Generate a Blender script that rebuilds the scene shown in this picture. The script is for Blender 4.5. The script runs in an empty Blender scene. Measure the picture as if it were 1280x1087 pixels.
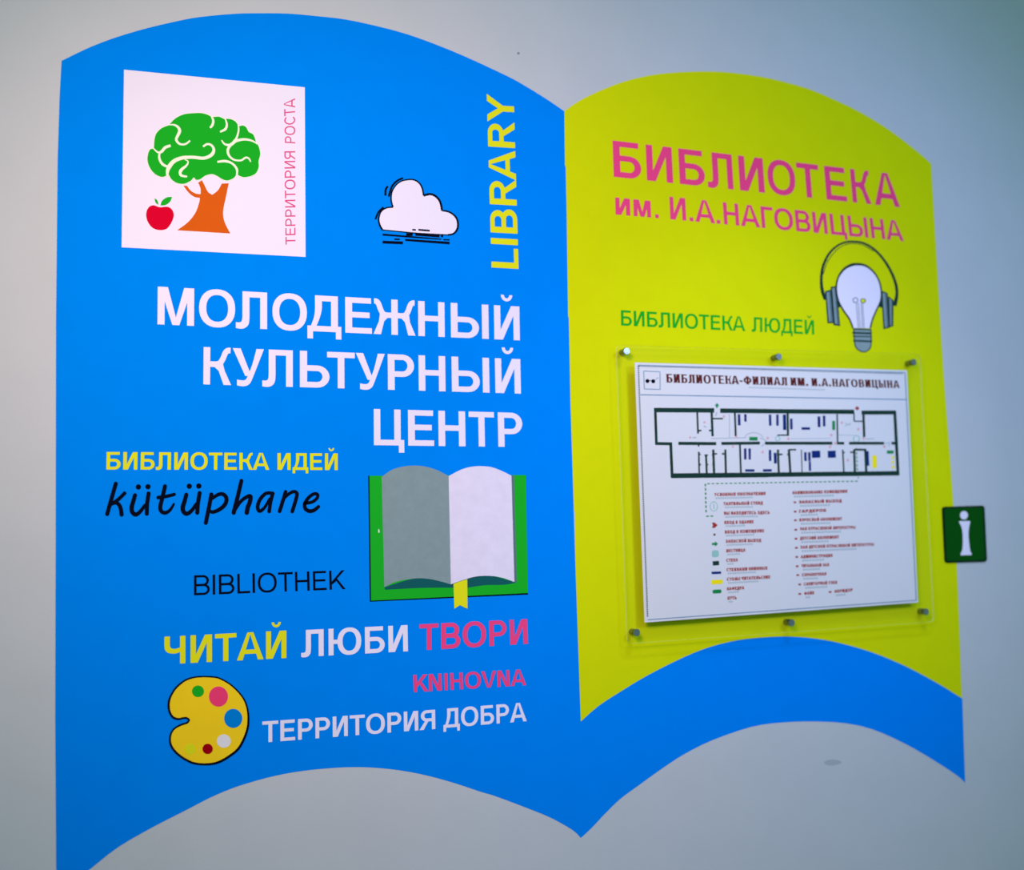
import bpy, bmesh, math
from mathutils import Matrix, Vector

# ------------------------------------------------------------------ camera
W, H = 1280, 1087
F_PX, DIST, CAM_Z = 1350.0, 2.6, 1.5          # focal length in pixels, distance to the wall, eye height
YAW, PITCH, ROLL = (math.radians(a) for a in (-20.69, 4.27, -1.26))
Ry = Matrix(((math.cos(YAW), 0, math.sin(YAW)), (0, 1, 0), (-math.sin(YAW), 0, math.cos(YAW))))
Rx = Matrix(((1, 0, 0), (0, math.cos(PITCH), -math.sin(PITCH)), (0, math.sin(PITCH), math.cos(PITCH))))
Rz = Matrix(((math.cos(ROLL), -math.sin(ROLL), 0), (math.sin(ROLL), math.cos(ROLL), 0), (0, 0, 1)))
CM = Ry @ Rx @ Rz                              # camera axes -> (right, up, away from the wall)
SC = bpy.context.scene
COL = SC.collection
cd = bpy.data.cameras.new('camera')
cam = bpy.data.objects.new('camera', cd); COL.objects.link(cam)
cam.matrix_world = Matrix((
    (CM[0][0], CM[0][1], CM[0][2], 0),
    (-CM[2][0], -CM[2][1], -CM[2][2], -DIST),
    (CM[1][0], CM[1][1], CM[1][2], CAM_Z),
    (0, 0, 0, 1)))
cd.sensor_fit = 'HORIZONTAL'; cd.sensor_width = 36; cd.lens = 36 * F_PX / W
cd.clip_start = .05
cd.dof.use_dof = True; cd.dof.focus_distance = 2.62; cd.dof.aperture_fstop = 1.25
SC.camera = cam

# ------------------------------------------------------------------ light
SC.view_settings.view_transform = 'Standard'; SC.view_settings.look = 'None'
SC.view_settings.gamma = 1; SC.view_settings.use_curve_mapping = False
SC.view_settings.exposure = 0
wd = bpy.data.worlds.new('world'); SC.world = wd; wd.use_nodes = True
bg = wd.node_tree.nodes['Background']
AMB = (.1945, .406, .4465)
bg.inputs[0].default_value = (*AMB, 1); bg.inputs[1].default_value = 1.0

def spot(name, loc, aim, half, col, power, radius):
    l = bpy.data.lights.new(name, 'SPOT'); o = bpy.data.objects.new(name, l); COL.objects.link(o)
    o.location = loc
    o.rotation_euler = (Vector(aim) - Vector(loc)).to_track_quat('-Z', 'Y').to_euler()
    l.spot_size = math.radians(2 * half); l.spot_blend = 1; l.color = col; l.energy = power
    l.shadow_soft_size = radius
    return o
SPOT_A = spot('warm_spotlight', (-.29, -2.03, 2.66), (.66, 0, 1.82), 41.5, (1, .715, .64), 206.7, .4)
SPOT_B = spot('cool_spotlight', (2.68, -2.5, 2.71), (1.68, 0, 1.74), 40, (.342, .439, 1), 161.3, .12)
SPOT_C = spot('overhead_spotlight', (1.75, -1.1, 3.15), (1.7, 0, .45), 36, (.65, .75, 1), 60, .09)

# ------------------------------------------------------------------ materials
def lin(c):
    c = c / 255.0
    return c / 12.92 if c <= .04045 else ((c + .055) / 1.055) ** 2.4

def mat(name, rgb, rough=.6, spec=.1, metal=0, mottle=.0, scale=14, bump=0, bscale=300):
    m = bpy.data.materials.new(name); m.use_nodes = True
    nt = m.node_tree; b = nt.nodes['Principled BSDF']
    b.inputs['Base Color'].default_value = (*rgb, 1)
    b.inputs['Roughness'].default_value = rough
    b.inputs['Specular IOR Level'].default_value = spec
    b.inputs['Metallic'].default_value = metal
    geo = nt.nodes.new('ShaderNodeNewGeometry')
    if mottle:
        n = nt.nodes.new('ShaderNodeTexNoise'); n.inputs['Scale'].default_value = scale
        n.inputs['Detail'].default_value = 5; n.inputs['Roughness'].default_value = .6
        nt.links.new(geo.outputs['Position'], n.inputs['Vector'])
        r = nt.nodes.new('ShaderNodeMapRange')
        r.inputs['From Min'].default_value = .3; r.inputs['From Max'].default_value = .7
        r.inputs['To Min'].default_value = 1 - mottle; r.inputs['To Max'].default_value = 1 + mottle
        nt.links.new(n.outputs['Fac'], r.inputs['Value'])
        mx = nt.nodes.new('ShaderNodeVectorMath'); mx.operation = 'SCALE'
        mx.inputs[0].default_value = rgb
        nt.links.new(r.outputs['Result'], mx.inputs['Scale'])
        nt.links.new(mx.outputs['Vector'], b.inputs['Base Color'])
    if bump:
        n2 = nt.nodes.new('ShaderNodeTexNoise'); n2.inputs['Scale'].default_value = bscale
        n2.inputs['Detail'].default_value = 3
        nt.links.new(geo.outputs['Position'], n2.inputs['Vector'])
        bp = nt.nodes.new('ShaderNodeBump'); bp.inputs['Strength'].default_value = bump
        bp.inputs['Distance'].default_value = .0006
        nt.links.new(n2.outputs['Fac'], bp.inputs['Height'])
        nt.links.new(bp.outputs['Normal'], b.inputs['Normal'])
    return m

M_WALL = mat('wall_paint', (.56, .555, .555), .75, .15, mottle=.02, scale=6, bump=.35)
M_FLOOR = mat('floor_vinyl', (.30, .27, .24), .6, .3, mottle=.1)
M_BLUE = mat('blue_paint', (.0, .23, .83), .65, .0, mottle=.02, bump=.3)
M_YEL = mat('lime_paint', (.68, .70, .003), .65, .0, mottle=.02, bump=.3)
M_YELL = mat('yellow_letter_paint', (.78, .74, .012), .65, .0)
M_WHITE = mat('white_paint', (.855, .755, .87), .65, .08, bump=.2)
M_SMUDGED = mat('white_page_paint', (.79, .70, .82), .65, .08, mottle=.045, scale=30, bump=.2)
M_BLACK = mat('black_paint', (.003, .004, .012), .5, .0)
M_PINK = mat('magenta_paint', (.90, .06, .21), .6, .0)
M_PINK2 = mat('rose_ink', (.72, .09, .24), .6, .0)
M_GREEN = mat('green_paint', (.012, .40, .018), .6, .0)
M_GREEN2 = mat('green_letter_paint', (.012, .38, .02), .6, .0)
M_COVER = mat('cover_green_paint', (.012, .42, .02), .6, .0)
M_DGREEN = mat('dark_green_paint', (.008, .10, .10), .6, .0)
M_GREY = mat('grey_page_paint', (.235, .31, .31), .65, .0, mottle=.05, scale=40, bump=.2)
M_GREYD = mat('dark_grey_paint', (.11, .17, .19), .6, .0)
M_TRUNK = mat('orange_brown_paint', (.66, .105, .008), .6, .0, mottle=.04)
M_CREAM = mat('cream_paint', (.86, .86, .66), .6, .0)
M_RED = mat('red_paint', (.66, .002, .025), .6, .0)
M_DRED = mat('dark_red_paint', (.34, .0, .006), .6, .0)
M_PAL = mat('palette_yellow_paint', (.95, .62, .014), .6, .0, mottle=.03)
M_BLOB_P = mat('pink_blob_paint', (.88, .05, .16), .6, .0)
M_BLOB_B = mat('blue_blob_paint', (.0, .21, .62), .6, .0)
M_BLOB_L = mat('lime_blob_paint', (.74, .72, .012), .6, .0)
M_BLOB_W = mat('offwhite_blob_paint', (.80, .74, .74), .6, .0, mottle=.03, scale=60)
M_SHEET = mat('printed_sheet', (.72, .68, .68), .4, .1)
M_SHEETE = mat('sheet_edge', (.93, .9, .86), .5, .2)
M_P_DARK = mat('print_dark_green', (.010, .038, .026), .5, .05)
M_P_NAVY = mat('print_navy', (.006, .024, .15), .5, .05)
M_P_GREEN = mat('print_green', (.0, .22, .05), .5, .2)
M_P_YEL = mat('print_yellow', (.95, .75, .0), .5, .2)
M_P_RED = mat('print_red', (.36, .025, .015), .5, .2)
M_P_MAROON = mat('print_maroon', (.10, .012, .010), .5, .05)
M_P_LINE = mat('print_blue_grey', (.16, .26, .36), .5, .2)
M_P_PALE = mat('print_pale_grey', (.40, .45, .47), .5, .2)
M_P_MINT = mat('print_pale_green', (.30, .52, .45), .5, .2)
M_P_ROSE = mat('print_pale_rose', (.72, .38, .40), .5, .2)
M_STEEL = mat('brushed_steel', (.26, .28, .28), .28, .5, metal=.95)
M_SIGN = mat('sign_green', (.004, .078, .006), .5, .0)
M_SIGND = mat('sign_dark_border', (.001, .022, .003), .4, .1)
M_STAIN = mat('wall_stain', (.42, .43, .44), .8, .1)
M_SPECK = mat('wall_speck', (.22, .24, .26), .8, .1)

def clear_material(name, tint, gloss):
    m = bpy.data.materials.new(name); m.use_nodes = True
    nt = m.node_tree; nt.nodes.clear()
    out = nt.nodes.new('ShaderNodeOutputMaterial')
    tr = nt.nodes.new('ShaderNodeBsdfTransparent'); tr.inputs[0].default_value = (*tint, 1)
    gl = nt.nodes.new('ShaderNodeBsdfGlossy'); gl.inputs['Roughness'].default_value = .12
    fr = nt.nodes.new('ShaderNodeFresnel'); fr.inputs[0].default_value = gloss
    mx = nt.nodes.new('ShaderNodeMixShader')
    nt.links.new(fr.outputs[0], mx.inputs[0])
    nt.links.new(tr.outputs[0], mx.inputs[1]); nt.links.new(gl.outputs[0], mx.inputs[2])
    nt.links.new(mx.outputs[0], out.inputs[0])
    return m
M_ACRYL = clear_material('clear_acrylic', (.985, .992, .985), 1.1)
def edge_material():
    m = bpy.data.materials.new('acrylic_edge'); m.use_nodes = True
    nt = m.node_tree; b = nt.nodes['Principled BSDF']; out = nt.nodes['Material Output']
    b.inputs['Base Color'].default_value = (.80, .85, .45, 1); b.inputs['Roughness'].default_value = .3
    tr = nt.nodes.new('ShaderNodeBsdfTransparent'); tr.inputs[0].default_value = (.85, .92, .8, 1)
    mx = nt.nodes.new('ShaderNodeMixShader'); mx.inputs[0].default_value = .55
    nt.links.new(tr.outputs[0], mx.inputs[1]); nt.links.new(b.outputs[0], mx.inputs[2])
    nt.links.new(mx.outputs[0], out.inputs[0])
    return m
M_EDGE = edge_material()

# ------------------------------------------------------------------ geometry helpers
def wall_xz(px, py, d=0.0):
    """point of the photograph -> (x, z) on the plane d metres in front of the wall"""
    v = CM @ Vector((px - W / 2, -(py - H / 2), -F_PX))
    t = (DIST - d) / -v.z
    return (v.x * t, CAM_Z + v.y * t)

def world_origin(o):
    v = Vector((0, 0, 0))
    while o: v = v + o.location; o = o.parent
    return v

class Shape:
    """flat closed pieces, each a thin slab from depth a to depth b (metres in front of the wall)"""
    def __init__(s): s.v = []; s.f = []
    def slab(s, pts, a, b):            # pts: (x, z)
        n = len(pts); k = len(s.v)
        ar = sum(pts[i][0] * pts[(i + 1) % n][1] - pts[(i + 1) % n][0] * pts[i][1] for i in range(n))
        if ar < 0: pts = pts[::-1]
        s.v += [(x, -b, z) for x, z in pts] + [(x, -a, z) for x, z in pts]
        s.f.append(tuple(range(k, k + n)))
        s.f.append(tuple(range(k + 2 * n - 1, k + n - 1, -1)))
        for i in range(n):
            j = (i + 1) % n
            s.f.append((k + i, k + n + i, k + n + j, k + j))
    def strip(s, A, B, a, b, closed=False):
        n = len(A); k = len(s.v)
        # front A, front B, back A, back B
        for row, dd in ((A, b), (B, b), (A, a), (B, a)):
            s.v += [(x, -dd, z) for x, z in row]
        cr = 0
        for i in range(n - 1):
            ax, az = A[i]; bx, bz = A[i + 1]; cx, cz = B[i + 1]; dx, dz = B[i]
            cr += (cx - ax) * (dz - bz) - (cz - az) * (dx - bx)
        fl = cr < 0
        m = n if closed else n - 1
        q = lambda *t: s.f.append(tuple(t[::-1]) if fl else tuple(t))
        for i in range(m):
            j = (i + 1) % n
            q(k + i, k + j, k + n + j, k + n + i)
            q(k + 2 * n + i, k + 3 * n + i, k + 3 * n + j, k + 2 * n + j)
            q(k + i, k + 2 * n + i, k + 2 * n + j, k + j)
            q(k + n + i, k + n + j, k + 3 * n + j, k + 3 * n + i)
        if not closed:
            q(k, k + n, k + 3 * n, k + 2 * n)
            e = n - 1
            q(k + e, k + 2 * n + e, k + 3 * n + e, k + n + e)
    def build(s, name, material, parent=None, extra=None):
        ox, oy, oz = world_origin(parent)
        me = bpy.data.meshes.new(name)
        me.from_pydata([(x - ox, y - oy, z - oz) for x, y, z in s.v], [], s.f)
        me.materials.append(material); me.update()
        o = bpy.data.objects.new(name, me); COL.objects.link(o)
        if parent: o.parent = parent
        return o

def thing(name, label, cat, px, py, d=0.0, group=None):
    x, z = wall_xz(px, py, d)
    o = bpy.data.objects.new(name, None); COL.objects.link(o)
    o.empty_display_size = .05
    o.location = (x, -d, z); o['label'] = label; o['category'] = cat
    if group: o['group'] = group
    return o

def spline(pts, n=6, closed=False):
    """Catmull-Rom through the points"""
    m = len(pts); out = []
    if m < 3: return list(pts)
    rng = range(m if closed else m - 1)
    for i in rng:
        p0 = pts[(i - 1) % m] if closed or i > 0 else pts[0]
        p1 = pts[i]; p2 = pts[(i + 1) % m]
        p3 = pts[(i + 2) % m] if closed or i + 2 < m else pts[-1]
        for k in range(n):
            t = k / n
            out.append(tuple(.5 * ((2 * p1[c]) + (-p0[c] + p2[c]) * t + (2 * p0[c] - 5 * p1[c] + 4 * p2[c] - p3[c]) * t * t
                                   + (-p0[c] + 3 * p1[c] - 3 * p2[c] + p3[c]) * t ** 3) for c in range(2)))
    if not closed: out.append(tuple(pts[-1]))
    return out

def chain(*segs, n=6):
    """closed outline from smooth segments that meet in cusps"""
    out = []
    for s in segs:
        q = spline(s, n)
        if out and math.dist(out[-1], q[0]) < 1e-6: q = q[1:]
        out += q
    if math.dist(out[0], out[-1]) < 1e-6: out.pop()
    return out

def offset_line(pts, widths, closed=False):
    n = len(pts); A = []; B = []
    for i in range(n):
        if closed:
            p, q = pts[i - 1], pts[(i + 1) % n]
        else:
            p, q = pts[max(i - 1, 0)], pts[min(i + 1, n - 1)]
        d1 = (pts[i][0] - p[0], pts[i][1] - p[1]); d2 = (q[0] - pts[i][0], q[1] - pts[i][1])
        l1 = math.hypot(*d1); l2 = math.hypot(*d2)
        if l1 < 1e-9: d1, l1 = d2, l2
        if l2 < 1e-9: d2, l2 = d1, l1
        u1 = (d1[0] / l1, d1[1] / l1); u2 = (d2[0] / l2, d2[1] / l2)
        t = (u1[0] + u2[0], u1[1] + u2[1]); lt = math.hypot(*t)
        if lt < .3: t, lt = u2, 1
        t = (t[0] / lt, t[1] / lt); nx, ny = -t[1], t[0]
        c = max(.6, nx * -u1[1] + ny * u1[0])
        w = widths[i] / 2 / c
        A.append((pts[i][0] + nx * w, pts[i][1] + ny * w)); B.append((pts[i][0] - nx * w, pts[i][1] - ny * w))
    return A, B

def lerp_widths(w, n):
    if not isinstance(w, (list, tuple)): return [w] * n
    out = []
    for i in range(n):
        t = i / max(1, n - 1) * (len(w) - 1); k = min(int(t), len(w) - 2)
        out.append(w[k] + (w[k + 1] - w[k]) * (t - k))
    return out

class View:
    """crop of the photograph used for measuring: crop pixel -> photograph pixel -> wall"""
    def __init__(s, x0, y0, k): s.x0, s.y0, s.k = x0, y0, k
    def px(s, p): return (s.x0 + p[0] * s.k, s.y0 + p[1] * s.k)
PHOTO = View(0, 0, 1)

class Draw:
    """draws into one Shape on the wall, in the pixels of a View"""
    def __init__(s, view, a, b): s.v, s.a, s.b, s.sh = view, a, b, Shape()
    def m(s, pts):
        return [wall_xz(*s.v.px(p), s.b) for p in pts]
    def up(s): s.b += 1.5e-6; return s
    def poly(s, pts): s.sh.slab(s.m(pts), s.a, s.b); return s.up()
    def line(s, pts, w, smooth=0, closed=False, caps=False):
        q = spline(pts, smooth, closed) if smooth else list(pts)
        ws = lerp_widths(w, len(q))
        if caps:
            q, ws = round_caps(q, ws)
        A, B = offset_line(q, ws, closed)
        s.sh.strip(s.m(A), s.m(B), s.a, s.b, closed); return s.up()
    def ellipse(s, cx, cy, rx, ry, n=28, rot=0):
        c, sn = math.cos(rot), math.sin(rot)
        return s.poly([(cx + rx * math.cos(t) * c - ry * math.sin(t) * sn, cy + rx * math.cos(t) * sn + ry * math.sin(t) * c)
                       for t in (2 * math.pi * i / n for i in range(n))])
    def ring(s, cx, cy, rx, ry, w, n=28):
        t = [2 * math.pi * i / n for i in range(n)]
        s.sh.strip(s.m([(cx + rx * math.cos(a), cy + ry * math.sin(a)) for a in t]),
                   s.m([(cx + (rx - w) * math.cos(a), cy + (ry - w) * math.sin(a)) for a in t]), s.a, s.b, True); return s.up()
    def build(s, name, material, parent): return s.sh.build(name, material, parent)

def round_caps(q, ws):
    def cap(p, nxt, w):
        l = math.dist(p, nxt); u = ((p[0] - nxt[0]) / l, (p[1] - nxt[1]) / l)
        r = w / 2; out = []
        for k in (1, 2, 3, 4):
            a = k * math.pi / 8.6
            out.append(((p[0] + u[0] * r * math.sin(a), p[1] + u[1] * r * math.sin(a)), w * math.cos(a)))
        return out
    s = cap(q[0], q[1], ws[0])[::-1]; e = cap(q[-1], q[-2], ws[-1])
    return ([p for p, _ in s] + list(q) + [p for p, _ in e]), ([w for _, w in s] + list(ws) + [w for _, w in e])

# ------------------------------------------------------------------ letters (drawn for this scene, cap height = 1)
def glyph(ch, b=.2, h=.165, serif=False):
    """-> (width, left gap, right gap, primitives); primitive ('p', pts) or ('s', A, B, closed)"""
    P = []
    def rect(x0, y0, x1, y1):
        P.append(('p', [(x0, y0), (x1, y0), (x1, y1), (x0, y1)]))
        if serif and y0 == 0 and y1 == 1 and x1 - x0 < .4:
            P.append(('p', [(x0 - .07, 0), (x1 + .07, 0), (x1 + .07, .06), (x0 - .07, .06)]))
            P.append(('p', [(x0 - .07, .94), (x1 + .07, .94), (x1 + .07, 1), (x0 - .07, 1)]))
    def para(xb0, xb1, yb, xt0, xt1, yt): P.append(('p', [(xb0, yb), (xb1, yb), (xt1, yt), (xt0, yt)]))
    def strip(A, B, closed=False): P.append(('s', A, B, closed))
    def stroke(pts, w, n=0):
        q = spline(pts, n) if n else pts
        A, B = offset_line(q, lerp_widths(w, len(q))); strip(A, B)
    def oval(x0, x1, y0=-.015, y1=1.015, n=32):
        cx, cy, rx, ry = (x0 + x1) / 2, (y0 + y1) / 2, (x1 - x0) / 2, (y1 - y0) / 2
        def e(t, rx, ry):
            c, s = math.cos(t), math.sin(t); p = 2 / 2.25
            return (cx + rx * math.copysign(abs(c) ** p, c), cy + ry * math.copysign(abs(s) ** p, s))
        T = [2 * math.pi * i / n for i in range(n)]
        strip([e(t, rx, ry) for t in T], [e(t, rx - b * 1.03, ry - h) for t in T], True)
    def bowl(x0, x1, y0, y1, flip=False):
        ry = (y1 - y0) / 2; rx = min(ry * 1.05, (x1 - x0) * .6); cx = x1 - rx; cy = (y0 + y1) / 2
        T = [-math.pi / 2 + math.pi * i / 12 for i in range(13)]
        A = [(cx + rx * math.cos(t), cy + ry * math.sin(t)) for t in T]
        B = [(cx + (rx - b) * math.cos(t), cy + (ry - h) * math.sin(t)) for t in T]
        A = [(x0, y0)] + A + [(x0, y1)]; B = [(x0, y0 + h)] + B + [(x0, y1 - h)]
        strip(A, B)
    def breve(cx, r=.17):
        T = [math.pi + math.pi * i / 10 for i in range(11)]
        strip([(cx + r * math.cos(t), 1.32 + .19 * math.sin(t)) for t in T],
              [(cx + (r - .5 * b) * math.cos(t), 1.32 + (.19 - .58 * h) * math.sin(t)) for t in T])
    def k_arm(x0, w, sgn=1):
        """upper curved arm and straight leg of K, to the right (or mirrored) of x0"""
        X = lambda x: x0 + sgn * x
        pts = [(w, .93), (w * .86, .925), (w * .74, .86), (w * .62, .70), (w * .48, .585), (w * .28, .55), (0, .55)]
        stroke([(X(x), y) for x, y in pts], h * .98, 4)
        P.append(('p', [(X(w * .30), .56), (X(w * .30 + b * .95), .60), (X(w * .72), .37), (X(w + .02), 0), (X(w + .02 - b * 1.15), 0), (X(w * .42), .37), (X(w * .22), .47)]))
    s = .09
    if ch in 'ОO0':
        w = .96; oval(0, w); return w, .05, .05, P
    if ch == 'Э' or ch == 'С' or ch == 'З':
        w = .84
        T = [math.radians(42 + i * (276 / 24)) for i in range(25)]
        if ch == 'С': X = lambda x: x
        else: X = lambda x: w - x
        cx = .48; strip([(X(cx + .48 * math.cos(t)), .5 + .515 * math.sin(t)) for t in T],
                        [(X(cx + (.48 - b) * math.cos(t)), .5 + (.515 - h) * math.sin(t)) for t in T])
        if ch != 'С': rect(.25, .42, w - b * .5, .42 + h)
        return w, .05, .05, P
    if ch in 'ПHНIЫИЙМMNЦГLEЕTТШЩЧЮРPBВБЬЯRКKЖЛДФЗ' or True:
        pass
    if ch == 'П': w = .76; rect(0, 0, b, 1); rect(w - b, 0, w, 1); rect(0, 1 - h, w, 1); return w, s, s, P
    if ch in 'НH': w = .75; rect(0, 0, b, 1); rect(w - b, 0, w, 1); rect(b, .5 - h * .4, w - b, .5 + h * .6); return w, s, s, P
    if ch == 'I': rect(0, 0, b, 1); return b, s, s, P
    if ch in 'ИЙ':
        w = .75; rect(0, 0, b, 1); rect(w - b, 0, w, 1)
        para(b * .3, b * 1.35, 0, w - b * 1.35, w - b * .3, 1)
        if ch == 'Й': breve(w / 2)
        return w, s, s, P
    if ch == 'N':
        w = .75; rect(0, 0, b, 1); rect(w - b, 0, w, 1); para(w - b * 1.35, w - b * .3, 0, b * .3, b * 1.35, 1); return w, s, s, P
    if ch in 'МM':
        w = .96; rect(0, 0, b, 1); rect(w - b, 0, w, 1)
        para(w / 2 - b * .5, w / 2 + b * .3, 0, b * .3, b * 1.45, 1); para(w / 2 - b * .3, w / 2 + b * .5, 0, w - b * 1.45, w - b * .3, 1)
        return w, s, s, P
    if ch in 'ЦЩШ':
        w = .76 if ch == 'Ц' else 1.1
        rect(0, 0, b, 1); rect(w - b, 0, w, 1); rect(b, 0, w - b, h)
        if ch != 'Ц': rect(w / 2 - b / 2, 0, w / 2 + b / 2, 1)
        if ch != 'Ш': rect(w - b * .05, 0, w + .1, h); rect(w + .1 - b * .85, -.2, w + .1, h * .5); return w + .1, s, .03, P
        return w, s, s, P
    if ch == 'Г': w = .6; rect(0, 0, b, 1); rect(b, 1 - h, w, 1); return w, s, .02, P
    if ch == 'L': w = .64; rect(0, 0, b, 1); rect(b, 0, w, h); return w, s, .03, P
    if ch in 'ЕE':
        w = .71; rect(0, 0, b, 1); rect(b, 1 - h, w - .02, 1); rect(b, 0, w, h); rect(b, .5 - h * .4, w - .06, .5 + h * .6); return w, s, .06, P
    if ch in 'ТT': w = .76; rect(0, 1 - h, w, 1); rect(w / 2 - b / 2, 0, w / 2 + b / 2, 1 - h); return w, .02, .02, P
    if ch in 'РP': w = .72; rect(0, 0, b, 1); bowl(b, w, .37, 1); return w, s, .05, P
    if ch in 'ВB': w = .77; rect(0, 0, b, 1); bowl(b, w - .04, .5 - h * .45, 1); bowl(b, w, 0, .5 + h * .5); return w, s, .05, P
    if ch == 'Б': w = .75; rect(0, 0, b, 1); rect(b, 1 - h, w - .06, 1); bowl(b, w, 0, .61); return w, s, .05, P
    if ch == 'Ь': w = .76; rect(0, 0, b, 1); bowl(b, w, 0, .61); return w, s, .05, P
    if ch == 'Ы': w = 1.04; rect(0, 0, b, 1); bowl(b, w - b * 1.45, 0, .61); rect(w - b, 0, w, 1); return w, s, s, P
    if ch == 'R':
        w = .82; rect(0, 0, b, 1); bowl(b, w - .06, .42, 1); para(w - b * 1.1, w + .02, 0, w * .42, w * .42 + b, .46); return w, s, .0, P
    if ch == 'Я':
        g = glyph('R', b, h, serif); w = g[0]
        for p in g[3]:
            if p[0] == 'p': P.append(('p', [(w - x, y) for x, y in p[1]]))
            else: P.append(('s', [(w - x, y) for x, y in p[1]], [(w - x, y) for x, y in p[2]], p[3]))
        return w, .0, s, P
    if ch in 'АA':
        w = .96; para(0, b * 1.12, 0, w / 2 - b * .58, w / 2 + b * .1, 1); para(w - b * 1.12, w, 0, w / 2 - b * .1, w / 2 + b * .58, 1)
        rect(w * .22, .22, w * .78, .22 + h); return w, .0, .0, P
    if ch == 'V':
        w = .9; para(w / 2 - b * .58, w / 2 + b * .1, 0, 0, b * 1.12, 1); para(w / 2 - b * .1, w / 2 + b * .58, 0, w - b * 1.12, w, 1); return w, .0, .0, P
    if ch == 'Y':
        w = .9; rect(w / 2 - b / 2, 0, w / 2 + b / 2, .45)
        P.append(('p', [(0, 1), (b * 1.2, 1), (w / 2, .6), (w - b * 1.2, 1), (w, 1), (w / 2 + b / 2, .42), (w / 2 - b / 2, .42)])); return w, .0, .0, P
    if ch == 'У':
        w = .84; para(w * .40, w * .40 + b * .9, .26, 0, b * 1.15, 1)
        A = spline([(w, 1), (w * .80, .56), (w * .62, .17), (w * .54, .05), (w * .42, -.01), (w * .28, -.02), (w * .14, .0)], 3)
        B = spline([(w - b * 1.1, 1), (w * .62, .56), (w * .47, .24), (w * .42, .165), (w * .35, .14), (w * .26, .14), (w * .14, .155)], 3)
        strip(A, B); return w, .01, .01, P
    if ch == 'К': w = .75; rect(0, 0, b, 1); k_arm(b, w - b); return w, s, .01, P
    if ch == 'Ж': w = 1.16; rect(w / 2 - b / 2, 0, w / 2 + b / 2, 1); k_arm(w / 2 + b / 2, w / 2 - b / 2); k_arm(w / 2 - b / 2, w / 2 - b / 2, -1); return w, .01, .01, P
    if ch == 'K':
        w = .82; rect(0, 0, b, 1); P.append(('p', [(b, .27), (b, .27 + b * 1.25), (w - b * 1.35, 1), (w, 1), (w * .42 + b * .6, .58), (w * .42, .42)]))
        para(w - b * 1.1, w + .03, 0, w * .36, w * .36 + b, .56); return w, s, .0, P
    if ch == 'Л':
        w = .82; xl = .17; rect(w - b, 0, w, 1); rect(xl, 1 - h, w - b, 1)
        A = spline([(xl + b, 1 - h), (xl + b, .55), (xl + b, .28), (xl + b * .85, .1), (xl + b * .3, .0), (xl - .06, -.02), (0, -.005)], 3)
        B = spline([(xl, 1 - h), (xl, .6), (xl, .34), (xl - .01, .22), (xl - .04, .165), (xl - .10, .15), (0, .155)], 3)
        strip(A, B); return w, .02, s, P
    if ch == 'Д':
        w = .9; rect(0, 0, w, h); rect(0, -.2, b * .8, h * .5); rect(w - b * .8, -.2, w, h * .5)
        rect(w - .09 - b, h, w - .09, 1); rect(.2, 1 - h, w - .09, 1)
        strip(spline([(.2 + b, 1 - h), (.2 + b * .97, .6), (.15 + b * .9, .35), (.08 + b * .8, h * .8)], 3),
              spline([(.2, 1 - h), (.2, .62), (.17, .38), (.08, h * .8)], 3)); return w, .02, .02, P
    if ch == 'Ч':
        w = .72; rect(w - b, 0, w, 1)
        strip(spline([(0, 1), (0, .62), (.06, .46), (.2, .385), (.4, .375), (w - b, .42)], 3),
              spline([(b, 1), (b, .68), (b + .03, .59), (b + .09, .55), (b + .2, .54), (w - b, .58)], 3)); return w, .07, s, P
    if ch == 'Ю': w = 1.22; rect(0, 0, b, 1); oval(.33, w); rect(b, .5 - h / 2, .33 + b * .5, .5 + h / 2); return w, s, .05, P
    if ch == 'Ф': w = 1.05; oval(0, w, .14, .88); rect(w / 2 - b / 2, 0, w / 2 + b / 2, 1); return w, .05, .05, P
    if ch == 'Х':
        w = .85; para(0, b * 1.3, 0, w - b * 1.3, w, 1); para(w - b * 1.3, w, 0, 0, b * 1.3, 1); return w, .02, .02, P
    if ch == '-': rect(0, .30, .40, .30 + max(h, .17)); return .40, .06, .06, P
    if ch == '.': rect(0, 0, b, b * .95); return b, .08, .1, P
    if ch in 'им':
        g = glyph({'и': 'И', 'м': 'М'}[ch], b * 1.2, h * 1.3); k = .74
        for p in g[3]:
            if p[0] == 'p': P.append(('p', [(x * k, y * k) for x, y in p[1]]))
            else: P.append(('s', [(x * k, y * k) for x, y in p[1]], [(x * k, y * k) for x, y in p[2]], p[3]))
        return g[0] * k, s, s, P
    raise ValueError(ch)

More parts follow.
